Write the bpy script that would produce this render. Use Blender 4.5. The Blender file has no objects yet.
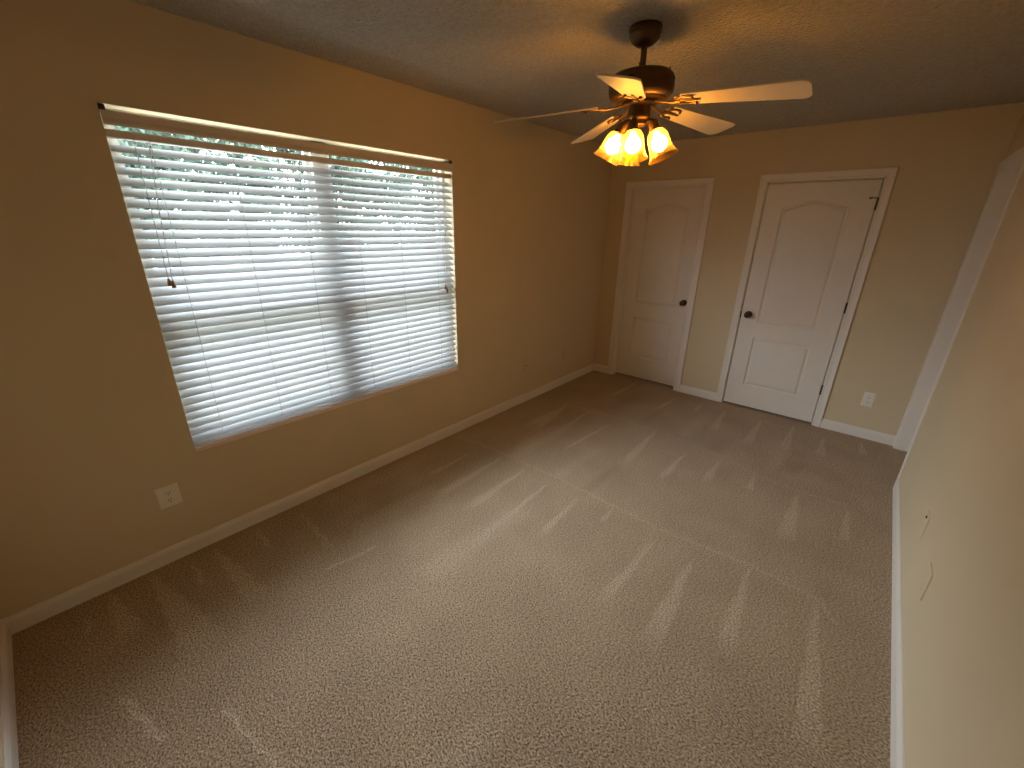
import bpy, bmesh, math, random
import numpy as np
from mathutils import Vector, Matrix, noise

SC = bpy.context.scene
COL = SC.collection
R = math.radians

# ------------------------------------------------------------------ camera
def camera():
    cx, cy, cz, yaw, pit, rol, f = 2.4435, .4038, 1.6597, R(40.3547), R(-20.6204), R(1.0237), 418.85
    fw = Vector((-math.sin(yaw)*math.cos(pit), math.cos(yaw)*math.cos(pit), math.sin(pit)))
    r0 = Vector((math.cos(yaw), math.sin(yaw), 0)); u0 = r0.cross(fw)
    r = math.cos(rol)*r0 + math.sin(rol)*u0; u = -math.sin(rol)*r0 + math.cos(rol)*u0
    cam = bpy.data.cameras.new('camera'); o = bpy.data.objects.new('camera', cam); COL.objects.link(o)
    m = Matrix(((r.x, u.x, -fw.x), (r.y, u.y, -fw.y), (r.z, u.z, -fw.z))).to_4x4()
    m.translation = (cx, cy, cz); o.matrix_world = m
    cam.sensor_fit = 'HORIZONTAL'; cam.sensor_width = 36; cam.lens = f/1024*36
    cam.clip_start = .02; cam.clip_end = 200
    SC.camera = o
camera()

# ------------------------------------------------------------------ sky, exposure
SKY_STRENGTH = 15.0
BULB_STRENGTH = 42.0
EXPOSURE = 0.70
world = bpy.data.worlds.new('world'); SC.world = world; world.use_nodes = True
wn = world.node_tree.nodes; wl = world.node_tree.links
bg = wn['Background']
tc = wn.new('ShaderNodeTexCoord'); sp = wn.new('ShaderNodeSeparateXYZ'); rp = wn.new('ShaderNodeValToRGB')
wl.new(tc.outputs['Generated'], sp.inputs[0]); wl.new(sp.outputs['Z'], rp.inputs[0]); wl.new(rp.outputs[0], bg.inputs[0])
rp.color_ramp.elements[0].position = 0.0; rp.color_ramp.elements[0].color = (.71, .83, 1.0, 1)
rp.color_ramp.elements[1].position = .8; rp.color_ramp.elements[1].color = (.77, .89, 1.06, 1)
bg.inputs[1].default_value = SKY_STRENGTH

vs = SC.view_settings
SC.display_settings.display_device = 'sRGB'
vs.view_transform = 'Standard'; vs.look = 'None'; vs.gamma = 1; vs.use_curve_mapping = False
vs.exposure = EXPOSURE
cy_ = SC.cycles
cy_.max_bounces = 12; cy_.diffuse_bounces = 7; cy_.glossy_bounces = 3; cy_.transmission_bounces = 6; cy_.transparent_max_bounces = 16
cy_.caustics_reflective = False; cy_.caustics_refractive = False
cy_.use_denoising = True
try:
    cy_.denoiser = 'OPENIMAGEDENOISE'; cy_.denoising_prefilter = 'ACCURATE'
except Exception: pass
cy_.sample_clamp_indirect = 6

# room dimensions
W, L, H = 2.873, 4.847, 2.446
WY0, WY1, WZ0, WZ1 = .788, 2.593, .551, 2.079          # window opening in the left wall
JT = .012                                               # jamb lining
TL, TB = .15, .125                                      # wall thicknesses
D1 = (.262, 1.000, 2.045)                               # far-left door opening x0, x1, top
D2 = (1.515, 2.285, 2.045)
D3 = (4.066, 4.782, 2.045)                              # opening in the right wall, y0, y1, top

# sky light enters through the window: portal for the renderer's sampling
pl = bpy.data.lights.new('window_portal', 'AREA'); pl.shape = 'RECTANGLE'; pl.size = WZ1-WZ0; pl.size_y = WY1-WY0
pl.cycles.is_portal = True
po = bpy.data.objects.new('window_portal', pl); COL.objects.link(po)
po.location = (-TL-.01, (WY0+WY1)/2, (WZ0+WZ1)/2); po.rotation_euler = (0, R(-90), 0)

# ------------------------------------------------------------------ materials
def lin(c): 
    return tuple((x/12.92 if x <= .04045 else ((x+.055)/1.055)**2.4) for x in [v/255 for v in c]) + (1,)
class NT:
    def __init__(s, name):
        s.m = bpy.data.materials.new(name); s.m.use_nodes = True; s.t = s.m.node_tree; s.n = s.t.nodes; s.l = s.t.links
        s.b = s.n['Principled BSDF']; s.out = s.n['Material Output']
    def new(s, t, **k):
        x = s.n.new(t)
        for a, v in k.items(): setattr(x, a, v)
        return x
    def coord(s): 
        if not hasattr(s, 'tc'): s.tc = s.n.new('ShaderNodeTexCoord')
        return s.tc.outputs['Object']
    def noise(s, scale, detail=3, rough=.5, co=None):
        x = s.n.new('ShaderNodeTexNoise'); x.inputs['Scale'].default_value = scale; x.inputs['Detail'].default_value = detail; x.inputs['Roughness'].default_value = rough
        s.l.new(co or s.coord(), x.inputs['Vector']); return x.outputs['Fac']
    def ramp(s, fac, stops):
        x = s.n.new('ShaderNodeValToRGB'); e = x.color_ramp.elements
        while len(e) < len(stops): e.new(.5)
        for i, (p, c) in enumerate(stops): e[i].position = p; e[i].color = c
        s.l.new(fac, x.inputs[0]); return x.outputs[0]
    def bump(s, h, strength, dist):
        x = s.n.new('ShaderNodeBump'); x.inputs['Strength'].default_value = strength; x.inputs['Distance'].default_value = dist
        s.l.new(h, x.inputs['Height']); s.l.new(x.outputs[0], s.b.inputs['Normal']); return x
def simple(name, c, rough=.5, metal=0, spec=.5, var=0, vscale=40, bump=0, bscale=200, bdist=.001):
    m = NT(name); m.b.inputs['Roughness'].default_value = rough; m.b.inputs['Metallic'].default_value = metal
    m.b.inputs['Specular IOR Level'].default_value = spec
    col = lin(c)
    a = tuple(max(0, x*(1-var)) for x in col[:3]) + (1,); b = tuple(min(1, x*(1+var)) for x in col[:3]) + (1,)
    m.l.new(m.ramp(m.noise(vscale), [(.3, a), (.7, b)]), m.b.inputs['Base Color'])
    if bump: m.bump(m.noise(bscale, 2), bump, bdist)
    return m.m
M = {}
M['wall'] = simple('tan_wall_paint', (209, 191, 156), .75, spec=.25, var=.02, vscale=2.5, bump=.25, bscale=140, bdist=.0015)
M['trim'] = simple('white_trim_paint', (226, 218, 204), .42, spec=.4, var=.015, vscale=6)
M['door'] = simple('white_door_paint', (224, 215, 200), .45, spec=.4, var=.015, vscale=8, bump=.05, bscale=300)
M['sill'] = simple('beige_sill_paint', (236, 214, 194), .5, var=.03)
M['bronze'] = simple('dark_bronze', (98, 74, 48), .42, metal=.8, var=.2, vscale=30)
M['bronze_hw'] = simple('aged_bronze_hardware', (78, 62, 48), .32, metal=.9, var=.15, vscale=60)
M['blade'] = simple('cream_fan_blade', (226, 212, 184), .45, var=.03, vscale=12)
M['plate'] = simple('ivory_plastic', (232, 224, 204), .4, var=.01)
M['slot'] = simple('dark_socket_slot', (40, 28, 20), .6)
M['vinyl'] = simple('white_window_vinyl', (228, 228, 224), .4, var=.01)
M['headrail'] = simple('cream_headrail', (214, 204, 188), .5, var=.02)
M['cord'] = simple('blind_cord', (190, 186, 176), .8)
M['tassel'] = simple('brown_wood_tassel', (150, 118, 84), .5, var=.1)
M['bark'] = simple('tree_bark', (92, 76, 60), .9, var=.3, vscale=20, bump=.5, bscale=30, bdist=.01)
M['ground'] = simple('pale_dry_ground', (186, 182, 170), .9, var=.3, vscale=6)

def m_ceiling():
    m = NT('textured_ceiling'); m.b.inputs['Roughness'].default_value = .9; m.b.inputs['Specular IOR Level'].default_value = .1
    m.l.new(m.ramp(m.noise(50), [(.3, lin((214, 206, 190))), (.7, lin((232, 224, 208)))]), m.b.inputs['Base Color'])
    v = m.new('ShaderNodeTexVoronoi'); v.inputs['Scale'].default_value = 60; v.feature = 'SMOOTH_F1'
    mp = m.new('ShaderNodeMixRGB'); mp.inputs[0].default_value = .06
    no = m.new('ShaderNodeTexNoise'); no.inputs['Scale'].default_value = 30; no.inputs['Detail'].default_value = 2
    m.l.new(m.coord(), no.inputs['Vector']); m.l.new(m.coord(), mp.inputs[1]); m.l.new(no.outputs['Color'], mp.inputs[2]); m.l.new(mp.outputs[0], v.inputs['Vector'])
    ad = m.new('ShaderNodeMath', operation='SUBTRACT'); m.l.new(m.noise(80, 4, .65), ad.inputs[0]); m.l.new(v.outputs['Distance'], ad.inputs[1])
    m.bump(ad.outputs[0], 1.0, .034)
    return m.m
M['ceiling'] = m_ceiling()

def m_carpet():
    m = NT('cut_pile_carpet'); m.b.inputs['Roughness'].default_value = 1; m.b.inputs['Specular IOR Level'].default_value = .05
    m.b.inputs['Sheen Weight'].default_value = .15; m.b.inputs['Sheen Roughness'].default_value = .5
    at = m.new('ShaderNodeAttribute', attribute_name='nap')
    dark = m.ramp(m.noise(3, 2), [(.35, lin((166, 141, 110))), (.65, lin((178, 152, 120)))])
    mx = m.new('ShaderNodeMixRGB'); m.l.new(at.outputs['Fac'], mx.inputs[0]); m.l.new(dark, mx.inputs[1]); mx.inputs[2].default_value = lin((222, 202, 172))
    # tufts: small clumps, stretched a little along the laying direction
    mp = m.new('ShaderNodeMapping'); mp.inputs['Scale'].default_value = (1, 1.35, 1); mp.inputs['Rotation'].default_value = (0, 0, .5); m.l.new(m.coord(), mp.inputs[0])
    n1 = m.noise(120, 3, .65, mp.outputs[0]); n2 = m.noise(75, 2, .5, mp.outputs[0])
    tone = m.ramp(n1, [(.36, (.30, .27, .24, 1)), (.5, (.97, .96, .95, 1)), (.65, (1.55, 1.55, 1.55, 1))])
    ml = m.new('ShaderNodeMixRGB', blend_type='MULTIPLY'); ml.inputs[0].default_value = 1
    m.l.new(mx.outputs[0], ml.inputs[1]); m.l.new(tone, ml.inputs[2]); m.l.new(ml.outputs[0], m.b.inputs['Base Color'])
    ad = m.new('ShaderNodeMath', operation='ADD'); m.l.new(n1, ad.inputs[0]); m.l.new(n2, ad.inputs[1])
    m.bump(ad.outputs[0], .9, .010)
    return m.m
M['carpet'] = m_carpet()

def m_slat():
    m = NT('translucent_blind_slat')
    m.b.inputs['Roughness'].default_value = .5; m.b.inputs['Base Color'].default_value = lin((196, 196, 195)); m.b.inputs['Specular IOR Level'].default_value = .3
    tr = m.new('ShaderNodeBsdfTranslucent')
    m.l.new(m.ramp(m.noise(60), [(.3, lin((216, 214, 210))), (.7, lin((222, 220, 216)))]), tr.inputs[0])
    mx = m.new('ShaderNodeMixShader'); mx.inputs[0].default_value = .5
    m.l.new(m.b.outputs[0], mx.inputs[1]); m.l.new(tr.outputs[0], mx.inputs[2]); m.l.new(mx.outputs[0], m.out.inputs[0])
    return m.m
M['slat'] = m_slat()

def m_glass(name, tint, gloss=.08, trans=0.0, tcol=(1, 1, 1, 1)):
    m = NT(name); m.n.remove(m.b)
    t = m.new('ShaderNodeBsdfTransparent'); t.inputs[0].default_value = tint
    g = m.new('ShaderNodeBsdfGlossy'); g.inputs['Roughness'].default_value = .03
    lw = m.new('ShaderNodeLayerWeight'); lw.inputs[0].default_value = .5
    pw = m.new('ShaderNodeMath', operation='POWER'); pw.inputs[1].default_value = 4; m.l.new(lw.outputs['Facing'], pw.inputs[0])
    f = m.new('ShaderNodeMath', operation='MULTIPLY_ADD'); f.inputs[1].default_value = .75; f.inputs[2].default_value = .04; m.l.new(pw.outputs[0], f.inputs[0])
    mx = m.new('ShaderNodeMixShader'); m.l.new(f.outputs[0], mx.inputs[0]); m.l.new(t.outputs[0], mx.inputs[1]); m.l.new(g.outputs[0], mx.inputs[2])
    last = mx.outputs[0]
    if trans:
        tl = m.new('ShaderNodeBsdfTranslucent'); tl.inputs[0].default_value = tcol
        m2 = m.new('ShaderNodeMixShader'); m2.inputs[0].default_value = trans
        m.l.new(last, m2.inputs[1]); m.l.new(tl.outputs[0], m2.inputs[2]); last = m2.outputs[0]
    m.l.new(last, m.out.inputs[0]); return m.m
M['glass'] = m_glass('window_glass', (.95, .97, .96, 1))
M['shade'] = m_glass('amber_seeded_shade_glass', (1.0, .76, .38, 1), trans=.10, tcol=(1.0, .66, .22, 1))

def m_emit(name, c, s):
    m = NT(name); m.n.remove(m.b); e = m.new('ShaderNodeEmission'); e.inputs[0].default_value = c; e.inputs[1].default_value = s
    m.l.new(e.outputs[0], m.out.inputs[0]); return m.m
M['bulb'] = m_emit('lit_warm_bulb', (1.0, .74, .36, 1), BULB_STRENGTH)

def m_leaf(name, c1, c2):
    m = NT(name); m.b.inputs['Roughness'].default_value = .55
    oi = m.new('ShaderNodeTexCoord')
    col = m.ramp(m.noise(9, 2), [(.35, lin(c1)), (.65, lin(c2))])
    m.l.new(col, m.b.inputs['Base Color'])
    tr = m.new('ShaderNodeBsdfTranslucent'); m.l.new(col, tr.inputs[0])
    mx = m.new('ShaderNodeMixShader'); mx.inputs[0].default_value = .4
    m.l.new(m.b.outputs[0], mx.inputs[1]); m.l.new(tr.outputs[0], mx.inputs[2]); m.l.new(mx.outputs[0], m.out.inputs[0]); return m.m
M['leaf'] = m_leaf('green_leaves', (56, 72, 58), (92, 110, 90))
M['leaf_light'] = m_leaf('yellow_green_leaves', (88, 104, 66), (124, 138, 96))

# ------------------------------------------------------------------ mesh helpers
class MB:
    """collects simple shapes into one mesh"""
    def __init__(s): s.v = []; s.f = []
    def add(s, vs, fs):
        k = len(s.v); s.v += [tuple(v) for v in vs]; s.f += [tuple(i+k for i in f) for f in fs]; return s
    def box(s, a, b, bev=0):
        if bev <= 0:
            x0, y0, z0 = a; x1, y1, z1 = b
            return s.add([(x0,y0,z0),(x1,y0,z0),(x1,y1,z0),(x0,y1,z0),(x0,y0,z1),(x1,y0,z1),(x1,y1,z1),(x0,y1,z1)],
                         [(0,3,2,1),(4,5,6,7),(0,1,5,4),(1,2,6,5),(2,3,7,6),(3,0,4,7)])
        bm = bmesh.new(); bmesh.ops.create_cube(bm, size=1)
        for v in bm.verts: v.co = Vector([(a[i]+b[i])/2 + v.co[i]*(b[i]-a[i]) for i in range(3)])
        bmesh.ops.bevel(bm, geom=bm.edges[:], offset=bev, segments=2, affect='EDGES', profile=.6)
        bm.verts.index_update()
        s.add([v.co for v in bm.verts], [[v.index for v in f.verts] for f in bm.faces]); bm.free(); return s
    def lathe(s, prof, n=32, mat=None, caps=True):
        mat = mat or Matrix.Identity(4); vs = []; fs = []
        for r, z in prof:
            for i in range(n):
                a = 2*math.pi*i/n; vs.append(mat @ Vector((r*math.cos(a), r*math.sin(a), z)))
        for j in range(len(prof)-1):
            for i in range(n):
                i2 = (i+1) % n; fs.append((j*n+i, j*n+i2, (j+1)*n+i2, (j+1)*n+i))
        if caps:
            fs.append(tuple(range(n-1, -1, -1))); fs.append(tuple((len(prof)-1)*n+i for i in range(n)))
        return s.add(vs, fs)
    def tube(s, pts, r, n=8, flat=1.0):
        pts = [Vector(p) for p in pts]; rs = r if isinstance(r, (list, tuple)) else [r]*len(pts)
        vs = []; fs = []
        for i, p in enumerate(pts):
            t = (pts[min(i+1, len(pts)-1)] - pts[max(i-1, 0)]).normalized()
            ref = Vector((0, 0, 1)) if abs(t.z) < .9 else Vector((1, 0, 0))
            a = t.cross(ref).normalized(); b = a.cross(t)
            for k in range(n):
                th = 2*math.pi*k/n; vs.append(p + a*math.cos(th)*rs[i] + b*math.sin(th)*rs[i]*flat)
        for i in range(len(pts)-1):
            for k in range(n):
                k2 = (k+1) % n; fs.append((i*n+k, i*n+k2, (i+1)*n+k2, (i+1)*n+k))
        fs.append(tuple(range(n-1, -1, -1))); fs.append(tuple((len(pts)-1)*n+k for k in range(n)))
        return s.add(vs, fs)
    def prism(s, poly, to3, t0, t1):
        """poly in 2D, to3(u, v, t) -> 3D, extruded from t0 to t1"""
        n = len(poly); vs = [to3(u, v, t0) for u, v in poly] + [to3(u, v, t1) for u, v in poly]
        fs = [tuple(range(n-1, -1, -1)), tuple(range(n, 2*n))] + [(i, (i+1) % n, n+(i+1) % n, n+i) for i in range(n)]
        return s.add(vs, fs)
    def build(s, name, mat, parent=None, smooth=None, loc=None):
        me = bpy.data.meshes.new(name); me.from_pydata(s.v, [], s.f); me.update()
        bm = bmesh.new(); bm.from_mesh(me); bmesh.ops.recalc_face_normals(bm, faces=bm.faces[:]); bm.to_mesh(me); bm.free()
        return link(name, me, mat, parent, smooth)
def link(name, me, mat, parent=None, smooth=None):
    me.materials.append(mat)
    if smooth is not None:
        me.polygons.foreach_set('use_smooth', [True]*len(me.polygons))
        try: me.set_sharp_from_angle(angle=R(smooth))
        except Exception: pass
    o = bpy.data.objects.new(name, me); COL.objects.link(o)
    if parent is not None: o.parent = parent
    return o
def empty(name, loc, label=None, cat=None, group=None, rot=(0, 0, 0)):
    o = bpy.data.objects.new(name, None); COL.objects.link(o); o.location = loc; o.rotation_euler = rot; o.empty_display_size = .1
    return tag(o, label, cat, group)
def tag(o, label=None, cat=None, group=None):
    if label: o['label'] = label
    if cat: o['category'] = cat
    if group: o['group'] = group
    return o
def struct(o, label=None):
    o['kind'] = 'structure'
    if label: o['label'] = label
    return o
def copy_tree(o, parent=None):
    c = o.copy(); COL.objects.link(c)
    if parent is not None: c.parent = parent
    for ch in list(o.children): copy_tree(ch, c)
    return c

# ------------------------------------------------------------------ floor with vacuum tracks
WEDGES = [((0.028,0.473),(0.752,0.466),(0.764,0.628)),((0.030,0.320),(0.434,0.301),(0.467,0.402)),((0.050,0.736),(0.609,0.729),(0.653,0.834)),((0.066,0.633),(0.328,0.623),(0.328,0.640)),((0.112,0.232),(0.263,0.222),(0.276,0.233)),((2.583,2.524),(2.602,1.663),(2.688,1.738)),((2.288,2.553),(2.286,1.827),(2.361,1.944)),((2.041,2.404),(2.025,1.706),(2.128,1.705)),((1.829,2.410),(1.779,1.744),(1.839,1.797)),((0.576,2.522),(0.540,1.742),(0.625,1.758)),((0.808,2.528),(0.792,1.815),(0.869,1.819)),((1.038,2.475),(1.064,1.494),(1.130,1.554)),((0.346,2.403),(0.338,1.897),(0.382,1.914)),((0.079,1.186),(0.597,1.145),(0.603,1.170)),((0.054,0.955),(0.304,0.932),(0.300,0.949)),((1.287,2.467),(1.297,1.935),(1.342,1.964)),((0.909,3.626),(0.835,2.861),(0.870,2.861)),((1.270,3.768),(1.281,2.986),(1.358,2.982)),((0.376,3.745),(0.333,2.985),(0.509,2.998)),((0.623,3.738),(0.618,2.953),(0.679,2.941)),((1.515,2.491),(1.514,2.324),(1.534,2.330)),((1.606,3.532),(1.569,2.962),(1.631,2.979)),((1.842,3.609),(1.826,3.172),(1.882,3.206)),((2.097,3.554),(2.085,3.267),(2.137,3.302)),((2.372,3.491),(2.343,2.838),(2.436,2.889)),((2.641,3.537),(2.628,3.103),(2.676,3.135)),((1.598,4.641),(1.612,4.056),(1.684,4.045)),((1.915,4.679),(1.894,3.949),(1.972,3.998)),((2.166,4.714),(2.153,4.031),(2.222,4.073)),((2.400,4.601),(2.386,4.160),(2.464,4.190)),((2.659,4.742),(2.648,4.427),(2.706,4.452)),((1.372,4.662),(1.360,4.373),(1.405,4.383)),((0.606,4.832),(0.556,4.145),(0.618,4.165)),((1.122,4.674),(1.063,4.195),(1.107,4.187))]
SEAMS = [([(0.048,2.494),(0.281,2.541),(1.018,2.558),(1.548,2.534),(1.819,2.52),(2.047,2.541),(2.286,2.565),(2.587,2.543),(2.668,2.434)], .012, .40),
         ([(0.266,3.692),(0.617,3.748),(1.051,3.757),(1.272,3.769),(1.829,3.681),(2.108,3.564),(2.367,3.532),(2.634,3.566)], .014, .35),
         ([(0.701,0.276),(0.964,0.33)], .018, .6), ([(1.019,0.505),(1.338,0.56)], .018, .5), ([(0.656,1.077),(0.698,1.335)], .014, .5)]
def floor():
    x = np.concatenate([np.arange(-.02, W+.02, .010), [W+.3, 3.8]]); y = np.concatenate([np.arange(-.02, L+.05, .0115), [L+.3, 5.6]])
    X, Y = np.meshgrid(x, y, indexing='ij'); nx, ny = X.shape
    rng = np.random.RandomState(4)
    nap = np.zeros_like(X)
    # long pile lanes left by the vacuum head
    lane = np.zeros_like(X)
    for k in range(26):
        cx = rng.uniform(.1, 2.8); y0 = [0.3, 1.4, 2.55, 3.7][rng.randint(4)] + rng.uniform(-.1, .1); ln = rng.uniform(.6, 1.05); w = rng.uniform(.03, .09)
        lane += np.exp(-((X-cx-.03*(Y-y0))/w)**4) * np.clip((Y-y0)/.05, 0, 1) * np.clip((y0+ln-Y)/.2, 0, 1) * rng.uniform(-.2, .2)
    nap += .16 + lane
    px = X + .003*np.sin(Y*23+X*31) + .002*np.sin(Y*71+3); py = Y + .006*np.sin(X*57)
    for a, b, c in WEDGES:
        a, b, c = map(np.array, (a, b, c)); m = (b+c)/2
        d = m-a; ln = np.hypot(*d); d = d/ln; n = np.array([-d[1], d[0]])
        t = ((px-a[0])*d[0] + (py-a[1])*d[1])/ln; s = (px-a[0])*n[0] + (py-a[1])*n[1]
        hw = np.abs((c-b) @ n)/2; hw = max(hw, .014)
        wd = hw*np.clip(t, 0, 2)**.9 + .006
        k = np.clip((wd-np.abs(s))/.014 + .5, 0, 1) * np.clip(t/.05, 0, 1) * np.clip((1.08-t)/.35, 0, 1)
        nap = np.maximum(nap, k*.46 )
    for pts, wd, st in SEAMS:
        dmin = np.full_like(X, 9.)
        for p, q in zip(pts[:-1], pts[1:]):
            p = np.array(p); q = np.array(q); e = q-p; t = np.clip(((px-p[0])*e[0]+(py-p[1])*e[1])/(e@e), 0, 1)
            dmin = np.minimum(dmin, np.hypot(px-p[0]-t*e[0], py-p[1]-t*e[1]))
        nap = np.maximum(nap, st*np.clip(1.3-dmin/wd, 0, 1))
    verts = np.stack([X, Y, np.zeros_like(X)], -1).reshape(-1, 3)
    i, j = np.meshgrid(np.arange(nx-1), np.arange(ny-1), indexing='ij'); k = (i*ny+j).ravel()
    faces = np.stack([k, k+ny, k+ny+1, k+1], -1)
    me = bpy.data.meshes.new('floor'); me.vertices.add(len(verts)); me.vertices.foreach_set('co', verts.ravel())
    me.loops.add(faces.size); me.loops.foreach_set('vertex_index', faces.ravel())
    me.polygons.add(len(faces)); me.polygons.foreach_set('loop_start', np.arange(0, faces.size, 4)); me.update(calc_edges=True); me.validate()
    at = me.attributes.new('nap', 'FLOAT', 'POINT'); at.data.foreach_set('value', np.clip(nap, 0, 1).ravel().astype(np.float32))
    o = link('floor', me, M['carpet']); struct(o, 'beige cut pile carpet with pale wedge shaped vacuum tracks')
floor()

# ------------------------------------------------------------------ walls, ceiling
XO, YO = 3.8, 5.6   # outer limits of the added shell behind the doors
struct(MB().box((-TL, -.12, H), (XO, YO, H+.1)).build('ceiling', M['ceiling']), 'stippled off-white ceiling')
w = MB()
w.box((-TL, -.12, -.02), (0, WY0, H)); w.box((-TL, WY1, -.02), (0, L+TB, H)); w.box((-TL, WY0, -.02), (0, WY1, WZ0)); w.box((-TL, WY0, WZ1), (0, WY1, H))
struct(w.build('wall_left', M['wall']), 'tan wall with the wide blind-covered window')
w = MB()
w.box((0, L, -.02), (D1[0]-JT, L+TB, H)); w.box((D1[1]+JT, L, -.02), (D2[0]-JT, L+TB, H)); w.box((D2[1]+JT, L, -.02), (W+TB, L+TB, H))
w.box((D1[0]-JT, L, D1[2]+JT), (D1[1]+JT, L+TB, H)); w.box((D2[0]-JT, L, D2[2]+JT), (D2[1]+JT, L+TB, H))
struct(w.build('wall_back', M['wall']), 'tan end wall with two white panel doors')
w = MB()
w.box((W, -.12, -.02), (W+TB, D3[0]-JT, H)); w.box((W, D3[1]+JT, -.02), (W+TB, L, H)); w.box((W, D3[0]-JT, D3[2]+JT), (W+TB, D3[1]+JT, H))
struct(w.build('wall_right', M['wall']), 'pale tan side wall close to the viewer')
struct(MB().box((0, -.12, -.02), (W, 0, H)).build('wall_front', M['wall']), 'tan wall at the near end of the room')
w = MB(); w.box((-TL, YO, -.02), (XO+.1, YO+.1, H)); w.box((XO, -.12, -.02), (XO+.1, YO, H)); w.box((-TL, L+TB, -.02), (-TL+.1, YO, H)); w.box((W+TB, -.12, -.02), (XO, -.02, H))  # unseen shell added so sky light cannot leak through the door gaps
struct(w.build('wall_light_block', M['wall']), 'added unseen walls behind the doors that keep sky light out')

# baseboards: profile (depth from wall, height)
BP = [(0, 0), (.013, 0), (.013, .062), (.010, .072), (.008, .080), (.004, .086), (0, .086)]
def baseboard(name, p, q, nrm, ends=(0, 0)):
    p, q, nrm = Vector(p), Vector(q), Vector(nrm); d = (q-p).normalized()
    n = len(BP); vs = [p + nrm*a + Vector((0, 0, z)) + d*(a*ends[0]) for a, z in BP] + [q + nrm*a + Vector((0, 0, z)) - d*(a*ends[1]) for a, z in BP]
    fs = [tuple(range(n)), tuple(range(2*n-1, n-1, -1))] + [(i, n+i, n+(i+1) % n, (i+1) % n) for i in range(n)]
    return MB().add(vs, fs).build(name, M['trim'])
struct(baseboard('baseboard_left', (0, 0, 0), (0, L, 0), (1, 0, 0), (1, 1)), 'white baseboard under the window')
struct(baseboard('baseboard_back', (0, L, 0), (D1[0]-.064, L, 0), (0, -1, 0), (1, 0)), 'short white baseboard in the far corner')
struct(baseboard('baseboard_back_middle', (D1[1]+.074, L, 0), (D2[0]-.06, L, 0), (0, -1, 0)), 'white baseboard between the two doors')
struct(baseboard('baseboard_back_right', (D2[1]+.062, L, 0), (W-.012, L, 0), (0, -1, 0)), 'white baseboard below the far outlet')
struct(baseboard('baseboard_right', (W, 0, 0), (W, D3[0]-.045, 0), (-1, 0, 0), (1, 0)), 'white baseboard along the near right wall')
struct(baseboard('baseboard_front', (0, 0, 0), (W, 0, 0), (0, 1, 0), (1, 1)), 'white baseboard on the near wall')

# ------------------------------------------------------------------ door casings (with jambs) and doors
CP = [(0, 0), (0, .009), (.004, .013), (.012, .013), (.016, .011), (.040, .014), (.052, .017), (.058, .017), (.062, .013), (.062, 0)]  # across width, thickness
def casing(name, to3, x0, x1, top, wl, wr, depth, label, jamb_t=JT-.0006, left=True, right=True, stop=.05, tl=1.0):
    """to3(x, t, z): x along the wall, t out into the room; a mitred surround plus the jamb lining"""
    m = MB()
    def prof(sc): return [(a*sc/.062, t) for a, t in CP]
    wt = .064
    n = len(CP)
    r0 = .005
    if left:
        P = [(a, t*tl) for a, t in prof(wl)]; vs = [to3(x0-r0-a, t, 0) for a, t in P] + [to3(x0-r0-a, t, top+r0+a*wt/wl) for a, t in P]
        m.add(vs, [tuple(range(n)), tuple(range(2*n-1, n-1, -1))] + [(i, n+i, n+(i+1) % n, (i+1) % n) for i in range(n)])
    if right:
        P = prof(wr); vs = [to3(x1+r0+a, t, 0) for a, t in P] + [to3(x1+r0+a, t, top+r0+a*wt/wr) for a, t in P]
        m.add(vs, [tuple(range(n)), tuple(range(2*n-1, n-1, -1))] + [(i, n+i, n+(i+1) % n, (i+1) % n) for i in range(n)])
    P = prof(wt); vs = [to3(x0-r0-(a*wl/wt if left else 0), t, top+r0+a) for a, t in P] + [to3(x1+r0+(a*wr/wt if right else 0), t, top+r0+a) for a, t in P]
    m.add(vs, [tuple(range(n)), tuple(range(2*n-1, n-1, -1))] + [(i, n+i, n+(i+1) % n, (i+1) % n) for i in range(n)])
    # jamb lining
    def bx(a, b):
        (xa, ta, za), (xb, tb, zb) = a, b
        m.add([to3(x, t, z) for z in (za, zb) for x, t in ((xa, ta), (xb, ta), (xb, tb), (xa, tb))], [(0,3,2,1),(4,5,6,7),(0,1,5,4),(1,2,6,5),(2,3,7,6),(3,0,4,7)])
    bx((x0-jamb_t, -depth, 0), (x0, .0005, top)); bx((x1, -depth, 0), (x1+jamb_t, .0005, top)); bx((x0-jamb_t, -depth, top), (x1+jamb_t, .0005, top+jamb_t))
    if stop:
        s0, s1 = stop
        bx((x0, s0, 0), (x0+.010, s1, top)); bx((x1-.010, s0, 0), (x1, s1, top)); bx((x0, s0, top-.010), (x1, s1, top))
    o = m.build(name, M['trim']); struct(o, label); return o

def arch(x0, x1, z1, rise, n=28):
    """top edge from right to left of a panel with a low curved head"""
    pts = []
    for i in range(n+1):
        u = i/n; x = x1 + (x0-x1)*u
        c = abs(u-.5)*2                    # 1 at the edges, 0 in the centre
        if c > .93: z = 0
        else:
            k = c/.93; z = rise*(.5+.5*math.cos(math.pi*k))**.62
        pts.append((x, z1+z))
    return pts
def inset(poly, d):
    n = len(poly); out = []
    for i in range(n):
        p0, p, p1 = Vector(poly[i-1]), Vector(poly[i]), Vector(poly[(i+1) % n])
        e0 = (p-p0).normalized(); e1 = (p1-p).normalized()
        n0 = Vector((-e0.y, e0.x)); n1 = Vector((-e1.y, e1.x)); b = n0+n1
        q = p + b*(d/max(.3, b.dot(b)/2)/1.0)*.5*2/2 if False else p + b*(d/max(.5, 1+n0.dot(n1)))
        out.append((q.x, q.y))
    return out
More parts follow.
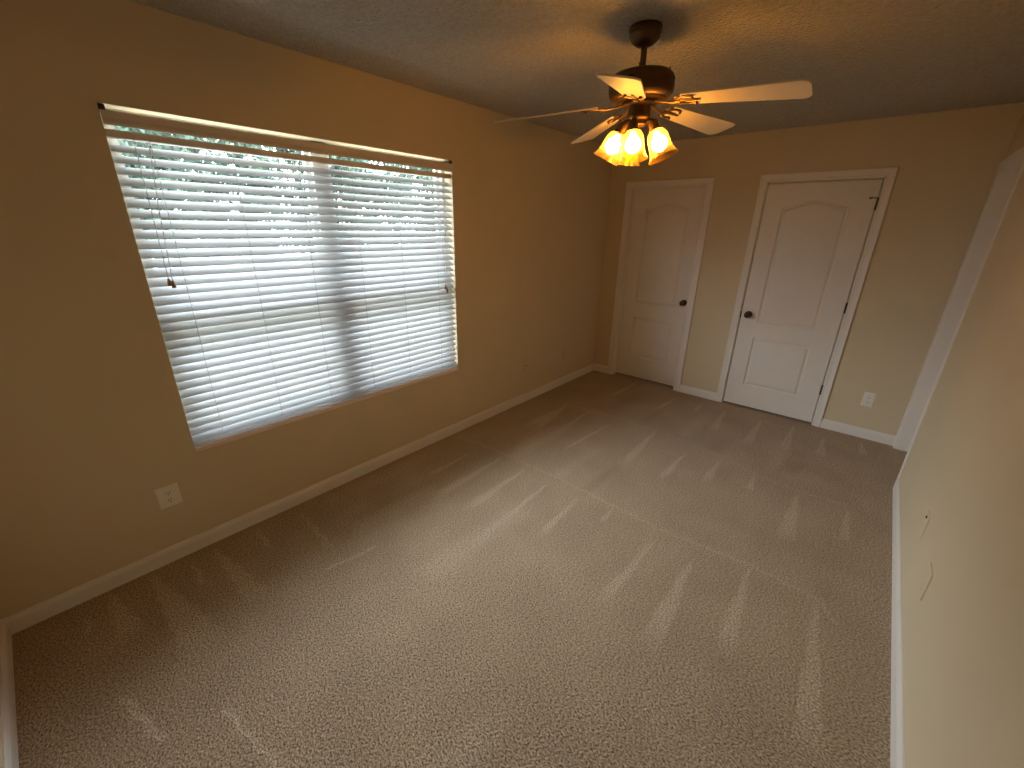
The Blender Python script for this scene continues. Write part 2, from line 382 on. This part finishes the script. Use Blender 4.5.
def door_slab(name, to3, x0, x1, z0, z1, thick, panels, parent=None):
    bm = bmesh.new()
    V = lambda x, t, z: bm.verts.new(to3(x, t, z))
    outer = [(x0, z0), (x1, z0), (x1, z1), (x0, z1)]
    fo = [V(x, 0, z) for x, z in outer]; bo = [V(x, -thick, z) for x, z in outer]
    edges = []
    for i in range(4): edges.append(bm.edges.new((fo[i], fo[(i+1) % 4])))
    for i in range(4): bm.faces.new((fo[i], fo[(i+1) % 4], bo[(i+1) % 4], bo[i]))
    bm.faces.new(bo)
    for poly in panels:
        loops = []
        for d, t in ((0, 0), (.0035, -.0085), (.010, -.0115), (.017, -.0105), (.029, -.0022), (.033, -.0010)):
            loops.append([V(x, t, z) for x, z in (inset(poly, d) if d else poly)])
        n = len(poly)
        for i in range(n): edges.append(bm.edges.new((loops[0][i], loops[0][(i+1) % n])))
        for a, b in zip(loops[:-1], loops[1:]):
            for i in range(n): bm.faces.new((a[i], a[(i+1) % n], b[(i+1) % n], b[i]))
        bm.faces.new(loops[-1])
    bmesh.ops.triangle_fill(bm, use_beauty=True, use_dissolve=False, edges=edges)
    bmesh.ops.recalc_face_normals(bm, faces=bm.faces[:])
    me = bpy.data.meshes.new(name); bm.to_mesh(me); bm.free()
    return link(name, me, M['door'], parent, smooth=20)
def knob(parent, to3m):
    """door knob on a round rosette; to3m maps local +z to the room"""
    k = MB().lathe([(.0001, 0), (.031, 0), (.032, .004), (.028, .009), (.015, .011), (.0001, .011)], 28, to3m, caps=False).build('rosette', M['bronze_hw'], parent, smooth=40)
    b = MB().lathe([(.011, .009), (.011, .026), (.016, .032), (.025, .038), (.0285, .048), (.027, .058), (.020, .065), (.010, .068), (.0001, .0685)], 28, to3m, caps=False).build('knob', M['bronze_hw'], parent, smooth=50)
    return b
def hinge(parent, to3, x, z, h=.09):
    m = MB()
    for k in range(5):
        za = z-h/2+h*k/5; zb = za+h/5-.001
        n = 10; vs = [to3(x+.0065*math.cos(2*math.pi*i/n), .006+.0065*math.sin(2*math.pi*i/n), zz) for zz in (za, zb) for i in range(n)]
        m.add(vs, [tuple(range(n-1, -1, -1)), tuple(range(n, 2*n))] + [(i, (i+1) % n, n+(i+1) % n, n+i) for i in range(n)])
    return m.build('hinge', M['bronze_hw'], parent, smooth=40)

bk = lambda x, t, z: (x, L-t, z)                                   # back wall, t towards the room
rt = lambda y, t, z: (W-t, y, z)                                   # right wall
casing('trim_1', bk, D1[0], D1[1], D1[2], .060, .070, TB, 'white casing and jamb around the recessed far-left door', stop=(-.045, -.033))
casing('trim_2', bk, D2[0], D2[1], D2[2], .060, .060, TB, 'white casing around the door with hinges on its right', stop=(-.075, -.040))
casing('trim_3', rt, D3[0], D3[1], D3[2], .040, .058, TB, 'white jamb and casing of the doorway in the right wall', stop=None, tl=.55)

def panels(x0, x1, ls, lu, zl0, zl1, zu0, zu1, rise, lx1=None):
    a, b = x0+ls, x1-lu
    low = [(a, zl0), (b, zl0), (b, zl1), (a, zl1)]
    up = [(a, zu0), (b, zu0)] + arch(a, b, zu1, rise)
    return [low, up]
# door 1: set back in its jamb
s1 = (D1[0]+.003, D1[1]-.003)
b1 = lambda x, t, z: (x, L+.055-t, z)
d1 = door_slab('door_1', b1, s1[0], s1[1], .022, 2.041, .035, panels(s1[0], s1[1], .150, .130, .262, .722, .885, 1.852, .055))
struct(d1, 'white arched two-panel door recessed in its frame with knob at right')
knob(d1, Matrix.Translation((.951, L+.055, .945)) @ Matrix.Rotation(R(90), 4, 'X'))
# door 2: flush with its casing, hinges on the right
s2 = (D2[0]+.006, D2[1]-.006)
b2 = lambda x, t, z: (x, L-.002-t, z)
d2 = door_slab('door_2', b2, s2[0], s2[1], .022, 2.035, .035, panels(s2[0], s2[1], .142, .155, .236, .712, .858, 1.846, .058))
struct(d2, 'white arched two-panel door with three hinges at its right edge')
knob(d2, Matrix.Translation((1.582, L-.002, .921)) @ Matrix.Rotation(R(90), 4, 'X'))
for z in (1.865, 1.072, .345): hinge(d2, bk, D2[1]-.002, z)
tag(MB().box((D2[0]-.0035, L-.0025, .885), (D2[0]+.0035, L+.02, .945)).build('strike_plate', M['bronze_hw'], d2), 'dark strike plate')
m = MB().tube([(D2[1]-.004, L-.012, 1.905), (D2[1]-.012, L-.03, 1.908), (D2[1]-.040, L-.034, 1.908)], .0035)
m.tube([(D2[1]-.040, L-.034, 1.908), (D2[1]-.046, L-.006, 1.908)], .003); m.lathe([(.007, 0), (.008, .006), (.006, .01)], 12, Matrix.Translation((D2[1]-.047, L-.0035, 1.908)) @ Matrix.Rotation(R(90), 4, 'X'))
m.build('hinge_pin_stop', M['bronze_hw'], d2, smooth=50)
# door 3: far side of the doorway in the right wall, closed
s3 = (D3[0]+.003, D3[1]-.003)
b3 = lambda y, t, z: (W+.09-t, y, z)
d3 = door_slab('door_3', b3, s3[0], s3[1], .014, 2.041, .035, panels(s3[0], s3[1], .12, .12, .236, .712, .858, 1.846, .055))
struct(d3, 'white panel door inside the right wall doorway')
knob(d3, Matrix.Translation((W+.09, 4.14, .93)) @ Matrix.Rotation(R(-90), 4, 'Y'))

# ------------------------------------------------------------------ window: twin single-hung units
def window():
    xf0, xf1 = -.148, -.085
    fr = MB(); yc = (WY0+WY1)/2
    fr.box((xf0, WY0, WZ0), (xf1, WY0+.028, WZ1)); fr.box((xf0, WY1-.028, WZ0), (xf1, WY1, WZ1))
    fr.box((xf0, WY0, WZ1-.018), (xf1, WY1, WZ1)); fr.box((xf0, WY0, WZ0), (xf1, WY1, WZ0+.04)); fr.box((xf0, yc-.046, WZ0), (xf1, yc+.046, WZ1))
    win = fr.build('window_1', M['vinyl']); struct(win, 'twin white single-hung window behind the blind')
    zr = 1.245
    for a, b in ((WY0+.028, yc-.046), (yc+.046, WY1-.028)):
        for z0, z1, xo in ((WZ0+.04, zr+.026, -.112), (zr-.026, WZ1-.018, -.140)):
            s = MB(); sw = .026; xa, xb = xo, xo+.024
            s.box((xa, a, z0), (xb, a+sw, z1)); s.box((xa, b-sw, z0), (xb, b, z1)); s.box((xa, a+sw, z0), (xb, b-sw, z0+.044)); s.box((xa, a+sw, z1-.028), (xb, b-sw, z1))
            so = s.build('sash', M['vinyl'], win)
            MB().add([(xo+.012, a+sw, z0+.044), (xo+.012, b-sw, z0+.044), (xo+.012, b-sw, z1-.028), (xo+.012, a+sw, z1-.028)], [(0, 1, 2, 3)]).build('pane', M['glass'], so)
    # stool / sill board at the bottom of the opening
    si = MB().box((-.085, WY0+.0005, WZ0+.001), (.010, WY1-.0005, WZ0+.023), .003).build('sill', M['sill'], win); tag(si, 'beige painted sill')
window()

# ------------------------------------------------------------------ blind
def blind():
    root = empty('window_blind', (0, (WY0+WY1)/2, WZ0+.02), 'wide white horizontal slat blind filling the window on the left wall', 'blind')
    inv = Matrix.Translation(root.location).inverted()
    def part(name, m, mat, smooth=None, parent=root):
        mm = MB(); 
        for v in m.v: mm.v.append(tuple(inv @ Vector(v)))
        mm.f = m.f
        return mm.build(name, mat, parent, smooth)
    ya, yb = WY0+.004, WY1-.004
    # valance: shallow moulded board across the front of the opening
    prof = [(-.004, 2.056), (.006, 2.058), (.010, 2.053), (.009, 2.030), (.012, 2.020), (.012, 2.012), (.008, 2.007), (-.004, 2.007)]
    m = MB().prism(prof, lambda u, v, t: (u, t, v), WY0+.002, WY1+.012); v = part('valance', m, M['headrail']); tag(v, 'moulded valance board')
    for y0, y1 in ((WY0+.001, WY0+.020), (WY1-.03, WY1-.004)):
        part('valance_clip', MB().box((-.05, y0, 2.054), (.007, y1, 2.076), .002), M['bronze_hw'])
    part('headrail', MB().box((-.062, ya, 1.966), (-.010, yb, 1.994), .003), M['headrail'])
    # slats: curved, tilted, room-side edge down
    n = 33; pitch = (1.966-.612)/n; th = R(32); wd = .0620
    prof = []
    for i in range(9):
        u = -wd/2 + wd*i/8; c = .0030*(1-(2*u/wd)**2); prof.append((u, c))
    top = [(u, c+.0013) for u, c in prof]; bot = [(u, c-.0013) for u, c in reversed(prof)]
    poly = [(u*math.cos(th)+c*math.sin(th), -u*math.sin(th)+c*math.cos(th)) for u, c in top+bot]
    me = None; xc = -.034
    for k in range(n):
        z = .5*wd*math.sin(th) + .600 + .0 + pitch*k
        if me is None:
            mm = MB().prism(poly, lambda u, v, t: (u, t, v), -(yb-ya)/2, (yb-ya)/2)
            o = mm.build('slat', M['slat'], root, smooth=35); me = o
        else:
            o = me.copy(); COL.objects.link(o)
        rnd = random.Random(k)
        o.location = inv @ Vector((xc + rnd.uniform(-.001, .001), (ya+yb)/2, z))
        o.rotation_euler = (rnd.uniform(-.0006, .0006), rnd.uniform(-.03, .03), 0)
    part('bottom_rail', MB().box((-.052, ya, .577), (-.004, yb, .596), .004), M['slat'])
    # ladder strings, front and back
    for y in (.926, 1.228, 1.530, 1.835, 2.137, 2.437):
        m = MB()
        for x in (-.0085, -.056): m.tube([(x, y, 1.97), (x, y, .585)], .0011, 6)
        part('ladder_cord', m, M['cord'])
    for pts, tz in (([(-.006, .872, 1.97), (-.003, .868, 1.7), (.000, .864, 1.41)], .0), ([(-.006, .921, 1.97), (-.003, .895, 1.7), (.001, .877, 1.40)], .0), ([(-.006, 2.517, 1.97), (-.004, 2.516, 1.6), (-.003, 2.513, 1.215)], 0), ([(-.006, 2.478, 1.97), (-.005, 2.485, 1.6), (-.004, 2.500, 1.24)], 0)):
        c = part('pull_cord', MB().tube(pts, .0014, 6), M['cord'])
        e = pts[-1]
        part('tassel', MB().lathe([(.002, .004), (.005, 0), (.007, -.012), (.009, -.026), (.008, -.030), (.002, -.031)], 14, Matrix.Translation(e)), M['tassel'], 50, c)
blind()

# ------------------------------------------------------------------ ceiling fan
def fan():
    fx, fy = 1.4530, 2.3862
    root = empty('ceiling_fan', (fx, fy, H), 'bronze ceiling fan with five cream blades and four lit glass shades', 'ceiling fan', rot=(.037, -.015, 0))
    z = lambda v: v-H
    P = lambda pr: [(r, z(a)) for r, a in pr]
    MB().lathe(P([(.064, 2.446), (.067, 2.441), (.067, 2.433), (.0645, 2.431), (.065, 2.417), (.0620, 2.414), (.060, 2.404), (.051, 2.392), (.036, 2.381), (.024, 2.376), (.0001, 2.375)]), 40, caps=False).build('canopy', M['bronze'], root, smooth=35)
    MB().lathe(P([(.0125, 2.384), (.0125, 2.310), (.020, 2.308), (.021, 2.286)]), 20).build('downrod', M['bronze'], root, smooth=40)
    hs = MB().lathe(P([(.0001, 2.290), (.050, 2.290), (.092, 2.287), (.118, 2.280), (.131, 2.268), (.1365, 2.252), (.137, 2.234), (.1375, 2.232), (.1375, 2.226), (.137, 2.222), (.134, 2.204), (.124, 2.191), (.112, 2.186), (.109, 2.181), (.085, 2.180), (.0001, 2.180)]), 56, caps=False).build('motor_housing', M['bronze'], root, smooth=30)
    for k in range(4):
        a = R(20+90*k); MB().lathe([(.003, 0), (.003, .010), (.0045, .011), (.0045, .014)], 8, Matrix.Translation((.112*math.cos(a), .112*math.sin(a), z(2.279)))).build('screw', M['bronze'], hs)
    for k in range(4):                                              # vent openings in the side of the housing
        a = R(8+90*k); n = 16; vs = []
        for i in range(n):
            t = 2*math.pi*i/n; aa = a+.11*math.cos(t); vs.append((.1380*math.cos(aa), .1380*math.sin(aa), z(2.246+.008*math.sin(t))))
        MB().add(vs, [tuple(range(n))]).build('vent', M['slot'], hs)
    MB().lathe(P([(.062, 2.181), (.075, 2.179), (.075, 2.168), (.052, 2.166), (.050, 2.160)]), 32).build('flywheel', M['bronze'], root, smooth=40)
    MB().lathe(P([(.040, 2.166), (.047, 2.162), (.0475, 2.128), (.0495, 2.126), (.0495, 2.118), (.046, 2.113), (.036, 2.108), (.036, 2.092), (.031, 2.086), (.012, 2.080), (.006, 2.066), (.0001, 2.064)]), 36, caps=False).build('switch_housing', M['bronze'], root, smooth=35)
    # blades, drooping slightly, pitched
    droop = R(5.1); pit = R(-12.0); z0 = z(2.179)
    def bpoly(r0, r1, w0, w1):
        pts = []
        def rc(cx, cy, r, a0, a1, n=6): return [(cx+r*math.cos(R(a0+(a1-a0)*i/n)), cy+r*math.sin(R(a0+(a1-a0)*i/n))) for i in range(n+1)]
        rr = .034
        pts += rc(r1-rr, w1-rr, rr, 90, 0); pts = rc(r1-rr, -w1+rr, rr, -90, 0) + rc(r1-rr, w1-rr, rr, 0, 90)
        rr = .018
        pts += rc(r0+rr, w0-rr, rr, 90, 180) + rc(r0+rr, -w0+rr, rr, 180, 270)
        return pts
    proto = None
    for k in range(5):
        if proto is None:
            b = MB().prism(bpoly(.185, .645, .046, .071), lambda u, v, t: (u, v, t), -.003, .003).build('blade', M['blade'], root, smooth=30)
            # blade iron: arm, forked scroll under the blade root
            m = MB()
            tilt = Matrix.Rotation(-pit, 4, 'X')
            arm = [tilt @ Vector(p) for p in ((.062, 0, .010), (.090, 0, .000), (.120, 0, -.010), (.150, 0, -.0125), (.180, 0, -.009))]
            arm[0] = Vector((.058, 0, .002)); arm[1] = Vector((.085, 0, -.006))
            m.tube(arm, [.013, .011, .009, .010, .012], 10, flat=.42)
            zz = -.0060
            m.tube([(.165, 0, zz), (.195, 0, zz), (.235, 0, zz), (.262, 0, zz)], [.011, .011, .009, .006], 10, flat=.35)
            for s in (-1, 1):
                m.tube([(.168, s*.006, zz), (.180, s*.022, zz), (.200, s*.034, zz), (.222, s*.036, zz), (.240, s*.030, zz)], [.007, .0065, .006, .0065, .008], 8, flat=.45)
                m.tube([(.168, s*.006, zz), (.160, s*.020, zz), (.166, s*.032, zz), (.178, s*.034, zz), (.182, s*.027, zz)], [.006, .005, .0045, .004, .003], 8, flat=.5)
                m.lathe([(.006, 0), (.007, .002), (.004, .004)], 10, Matrix.Translation((.238, s*.030, zz-.004)) @ Matrix.Rotation(math.pi, 4, 'X'))
            m.build('blade_iron', M['bronze'], b, smooth=45)
            proto = b
        else:
            b = copy_tree(proto, root)
        b.matrix_local = Matrix.Translation((0, 0, z0)) @ Matrix.Rotation(R(1.3+72*k), 4, 'Z') @ Matrix.Rotation(droop, 4, 'Y') @ Matrix.Rotation(pit, 4, 'X')
    # lamp arms with sockets, bell shades and bulbs
    face = R(-63.7)                                                  # the kit is set square to the near end of the room; each socket swivels a little
    rt_, to_ = Vector((-math.sin(face), math.cos(face), 0)), Vector((math.cos(face), math.sin(face), 0))
    def lamp(ang, out_r, out_t):
        a = face + R(90) + R(ang); d = Vector((math.cos(a), math.sin(a), 0))
        ax = (Vector((0, 0, -1)) + rt_*math.tan(R(out_r)) + to_*math.tan(R(out_t))).normalized()
        ar = MB(); p0 = d*.062 + Vector((0, 0, z(2.099)))
        ar.tube([d*.022 + Vector((0, 0, z(2.098))), d*.040 + Vector((0, 0, z(2.105))), d*.056 + Vector((0, 0, z(2.106))), p0 + Vector((0, 0, .002)), p0 + ax*.006], [.010, .009, .009, .011, .012], 12)
        F = Matrix.Translation(p0) @ Vector((0, 0, 1)).rotation_difference(ax).to_matrix().to_4x4()
        ar.lathe([(.010, -.006), (.018, -.004), (.021, .004), (.0215, .028), (.027, .032), (.027, .040), (.023, .042)], 24, F)
        ao = ar.build('lamp_arm', M['bronze'], root, smooth=35)
        out = [(.0245, .034), (.031, .041), (.038, .049), (.0435, .062), (.0465, .080), (.0480, .104), (.0510, .124), (.0570, .142), (.0650, .155)]
        inn = [(r-.0026, v+.0006) for r, v in reversed(out)]
        MB().lathe(out+inn+out[:1], 40, F, caps=False).build('glass_shade', M['shade'], ao, smooth=60)
        MB().lathe([(.0001, .040), (.012, .044), (.013, .054), (.020, .064), (.0310, .078), (.0350, .094), (.033, .110), (.022, .121), (.009, .128), (.0001, .129)], 20, F, caps=False).build('bulb', M['bulb'], ao, smooth=60)
    for ar_ in ((-4, 22, 9), (104, -10, -14), (177, -28, -6), (-112, 5, 6)): lamp(*ar_)
fan()

# ------------------------------------------------------------------ wall plates
def plate_mesh(m, to3, w_, h_, t=.005, bev=.004):
    a, b = w_/2, h_/2
    vs = []
    for (dx, tt) in ((0, 0), (0, t-.002), (bev, t)):
        vs += [to3(-a+dx, tt, -b+dx), to3(a-dx, tt, -b+dx), to3(a-dx, tt, b-dx), to3(-a+dx, tt, b-dx)]
    fs = [(8, 9, 10, 11), (3, 2, 1, 0)]
    for k in (0, 4):
        for i in range(4): fs.append((k+i, k+(i+1) % 4, k+4+(i+1) % 4, k+4+i))
    m.add(vs, fs); return m
def outlet(to3, loc, w_, h_, label):
    root = empty('wall_outlet', loc, label, 'outlet')
    plate_mesh(MB(), to3, w_, h_).build('cover_plate', M['plate'], root)
    for s in (-1, 1):
        zc = s*.0195; n = 20
        poly = [(.0172*math.cos(2*math.pi*i/n), max(-.0135, min(.0135, .0172*math.sin(2*math.pi*i/n)))) for i in range(n)]
        r = MB().prism(poly, lambda u, v, t: to3(u, t, v+zc), .004, .0066).build('receptacle', M['plate'], root)
        sl = MB()
        for u0, u1, v0, v1 in ((-.0078, -.0052, -.002, .0075), (.0052, .0078, -.001, .0065), (-.0026, .0026, -.0105, -.0055)):
            sl.add([to3(u, t, v+zc) for t in (.0060, .0070) for u, v in ((u0, v0), (u1, v0), (u1, v1), (u0, v1))], [(0,3,2,1),(4,5,6,7),(0,1,5,4),(1,2,6,5),(2,3,7,6),(3,0,4,7)])
        sl.build('slot', M['slot'], r)
    n = 12
    MB().prism([(.003*math.cos(2*math.pi*i/n), .003*math.sin(2*math.pi*i/n)) for i in range(n)], lambda u, v, t: to3(u, t, v), .0045, .0062).build('screw', M['plate'], root)
    return root
tl_ = lambda u, t, v: (t, u, v); tb_ = lambda u, t, v: (u, -t, v); tr_ = lambda u, t, v: (-t, u, v)
outlet(tl_, (0, .635, .365), .092, .116, 'ivory duplex outlet low on the left wall below the window')
outlet(tb_, (2.613, L, .343), .078, .122, 'ivory duplex outlet on the end wall right of the hinged door')
def blank(name, to3, loc, w_, h_, label, hole=None, cat='wall plate'):
    root = empty(name, loc, label, cat)
    plate_mesh(MB(), to3, w_, h_, .006, .003).build('cover_plate', M['wall'], root)
    n = 12
    if hole is not None:
        MB().prism([(.006*math.cos(2*math.pi*i/n), hole+.006*math.sin(2*math.pi*i/n)) for i in range(n)], lambda u, v, t: to3(u, t, v), .004, .010).build('cable_jack', M['slot'], root)
    else:
        for s in (-1, 1):
            MB().prism([(.003*math.cos(2*math.pi*i/n), s*.042+.003*math.sin(2*math.pi*i/n)) for i in range(n)], lambda u, v, t: to3(u, t, v), .005, .0072).build('screw', M['wall'], root)
blank('cable_plate', tl_, (0, 3.483, .375), .072, .116, 'tan painted cable plate with a dark jack on the window wall', hole=0)
blank('blank_wall_plate', tl_, (0, 4.174, .360), .072, .116, 'blank tan painted plate on the window wall near the far corner')
blank('cable_plate', tr_, (W, 2.845, .405), .074, .122, 'tan painted plate with a dark jack on the right wall, nearer the doorway', hole=.045)
blank('blank_wall_plate', tr_, (W, 2.460, .368), .092, .125, 'blank tan painted plate low on the right wall, nearer the viewer')

# ------------------------------------------------------------------ outside the window
struct(MB().box((-30, -20, -.45), (-TL-.02, 25, -.35)).build('ground', M['ground']), 'pale ground outside the window')
struct(MB().box((-.72, -1.5, 2.50), (-TL, 7, 2.62)).build('added_eave', M['trim']), 'added unseen overhang above the window that blocks high sky')  # overhang added out of view to cut high sky light on the slats
def tree(name, x, y, h, rx, ry, n, seed, mat, label, low=.0):
    rnd = random.Random(seed)
    root = empty(name, (x, y, -.35), label, 'tree', 'trees outside the window')
    tr = MB(); tr.tube([(0, 0, 0), (.04, .02, h*.3), (-.03, .05, h*.6), (0, 0, h*.9)], [.07, .06, .04, .015], 10)
    for k in range(9):
        a = rnd.uniform(0, 6.28); zz = h*rnd.uniform(.25, .8)
        tr.tube([(0, 0, zz), (rx*.45*math.cos(a), ry*.45*math.sin(a), zz+h*.08), (rx*.7*math.cos(a), ry*.7*math.sin(a), zz+h*.13)], [.025, .015, .006], 6)
    tr.build('trunk', M['bark'], root, smooth=60)
    verts = []; faces = []
    cl = [(rnd.uniform(-.85, .85)*rx, rnd.uniform(-.85, .85)*ry, h*(low+(.96-low)*rnd.random())) for _ in range(160)]
    for k in range(n):
        c = cl[rnd.randrange(len(cl))]; p = Vector((c[0]+rnd.gauss(0, .16), c[1]+rnd.gauss(0, .16), c[2]+rnd.gauss(0, .14)))
        if abs(p.x) > rx or abs(p.y) > ry: continue
        ln = rnd.uniform(.09, .18); wd = ln*.48
        q = Matrix.Rotation(rnd.uniform(0, 6.28), 3, 'Z') @ Matrix.Rotation(rnd.uniform(-1.2, 1.2), 3, 'Y') @ Matrix.Rotation(rnd.uniform(-.8, .8), 3, 'X')
        i = len(verts)
        for v in ((-ln/2, 0, 0), (0, -wd/2, .004), (ln/2, 0, 0), (0, wd/2, .004)): verts.append(p + q @ Vector(v))
        faces.append((i, i+1, i+2, i+3))
    me = bpy.data.meshes.new('foliage'); me.from_pydata([tuple(v) for v in verts], [], faces); me.update()
    link('foliage', me, mat, root)
spots = [(-6.0, .3, 3.7, 'leaf_light', 'yellow-green leafy tree outside the left end of the window'), (-6.1, 2.75, 3.9, 'leaf', 'green leafy tree outside behind the left half of the blind'),
         (-6.0, 5.2, 4.0, 'leaf', 'green leafy tree outside behind the middle of the blind'), (-6.1, 7.65, 3.8, 'leaf', 'green leafy tree outside behind the right half of the blind'),
         (-6.0, 10.1, 3.8, 'leaf_light', 'yellow-green leafy tree furthest off beyond the right end of the window')]
for i, (x, y, h, mt, lb) in enumerate(spots): tree('leafy_tree', x, y, h, 1.05, 1.2, 17000, i+1, M[mt], lb, low=.08)
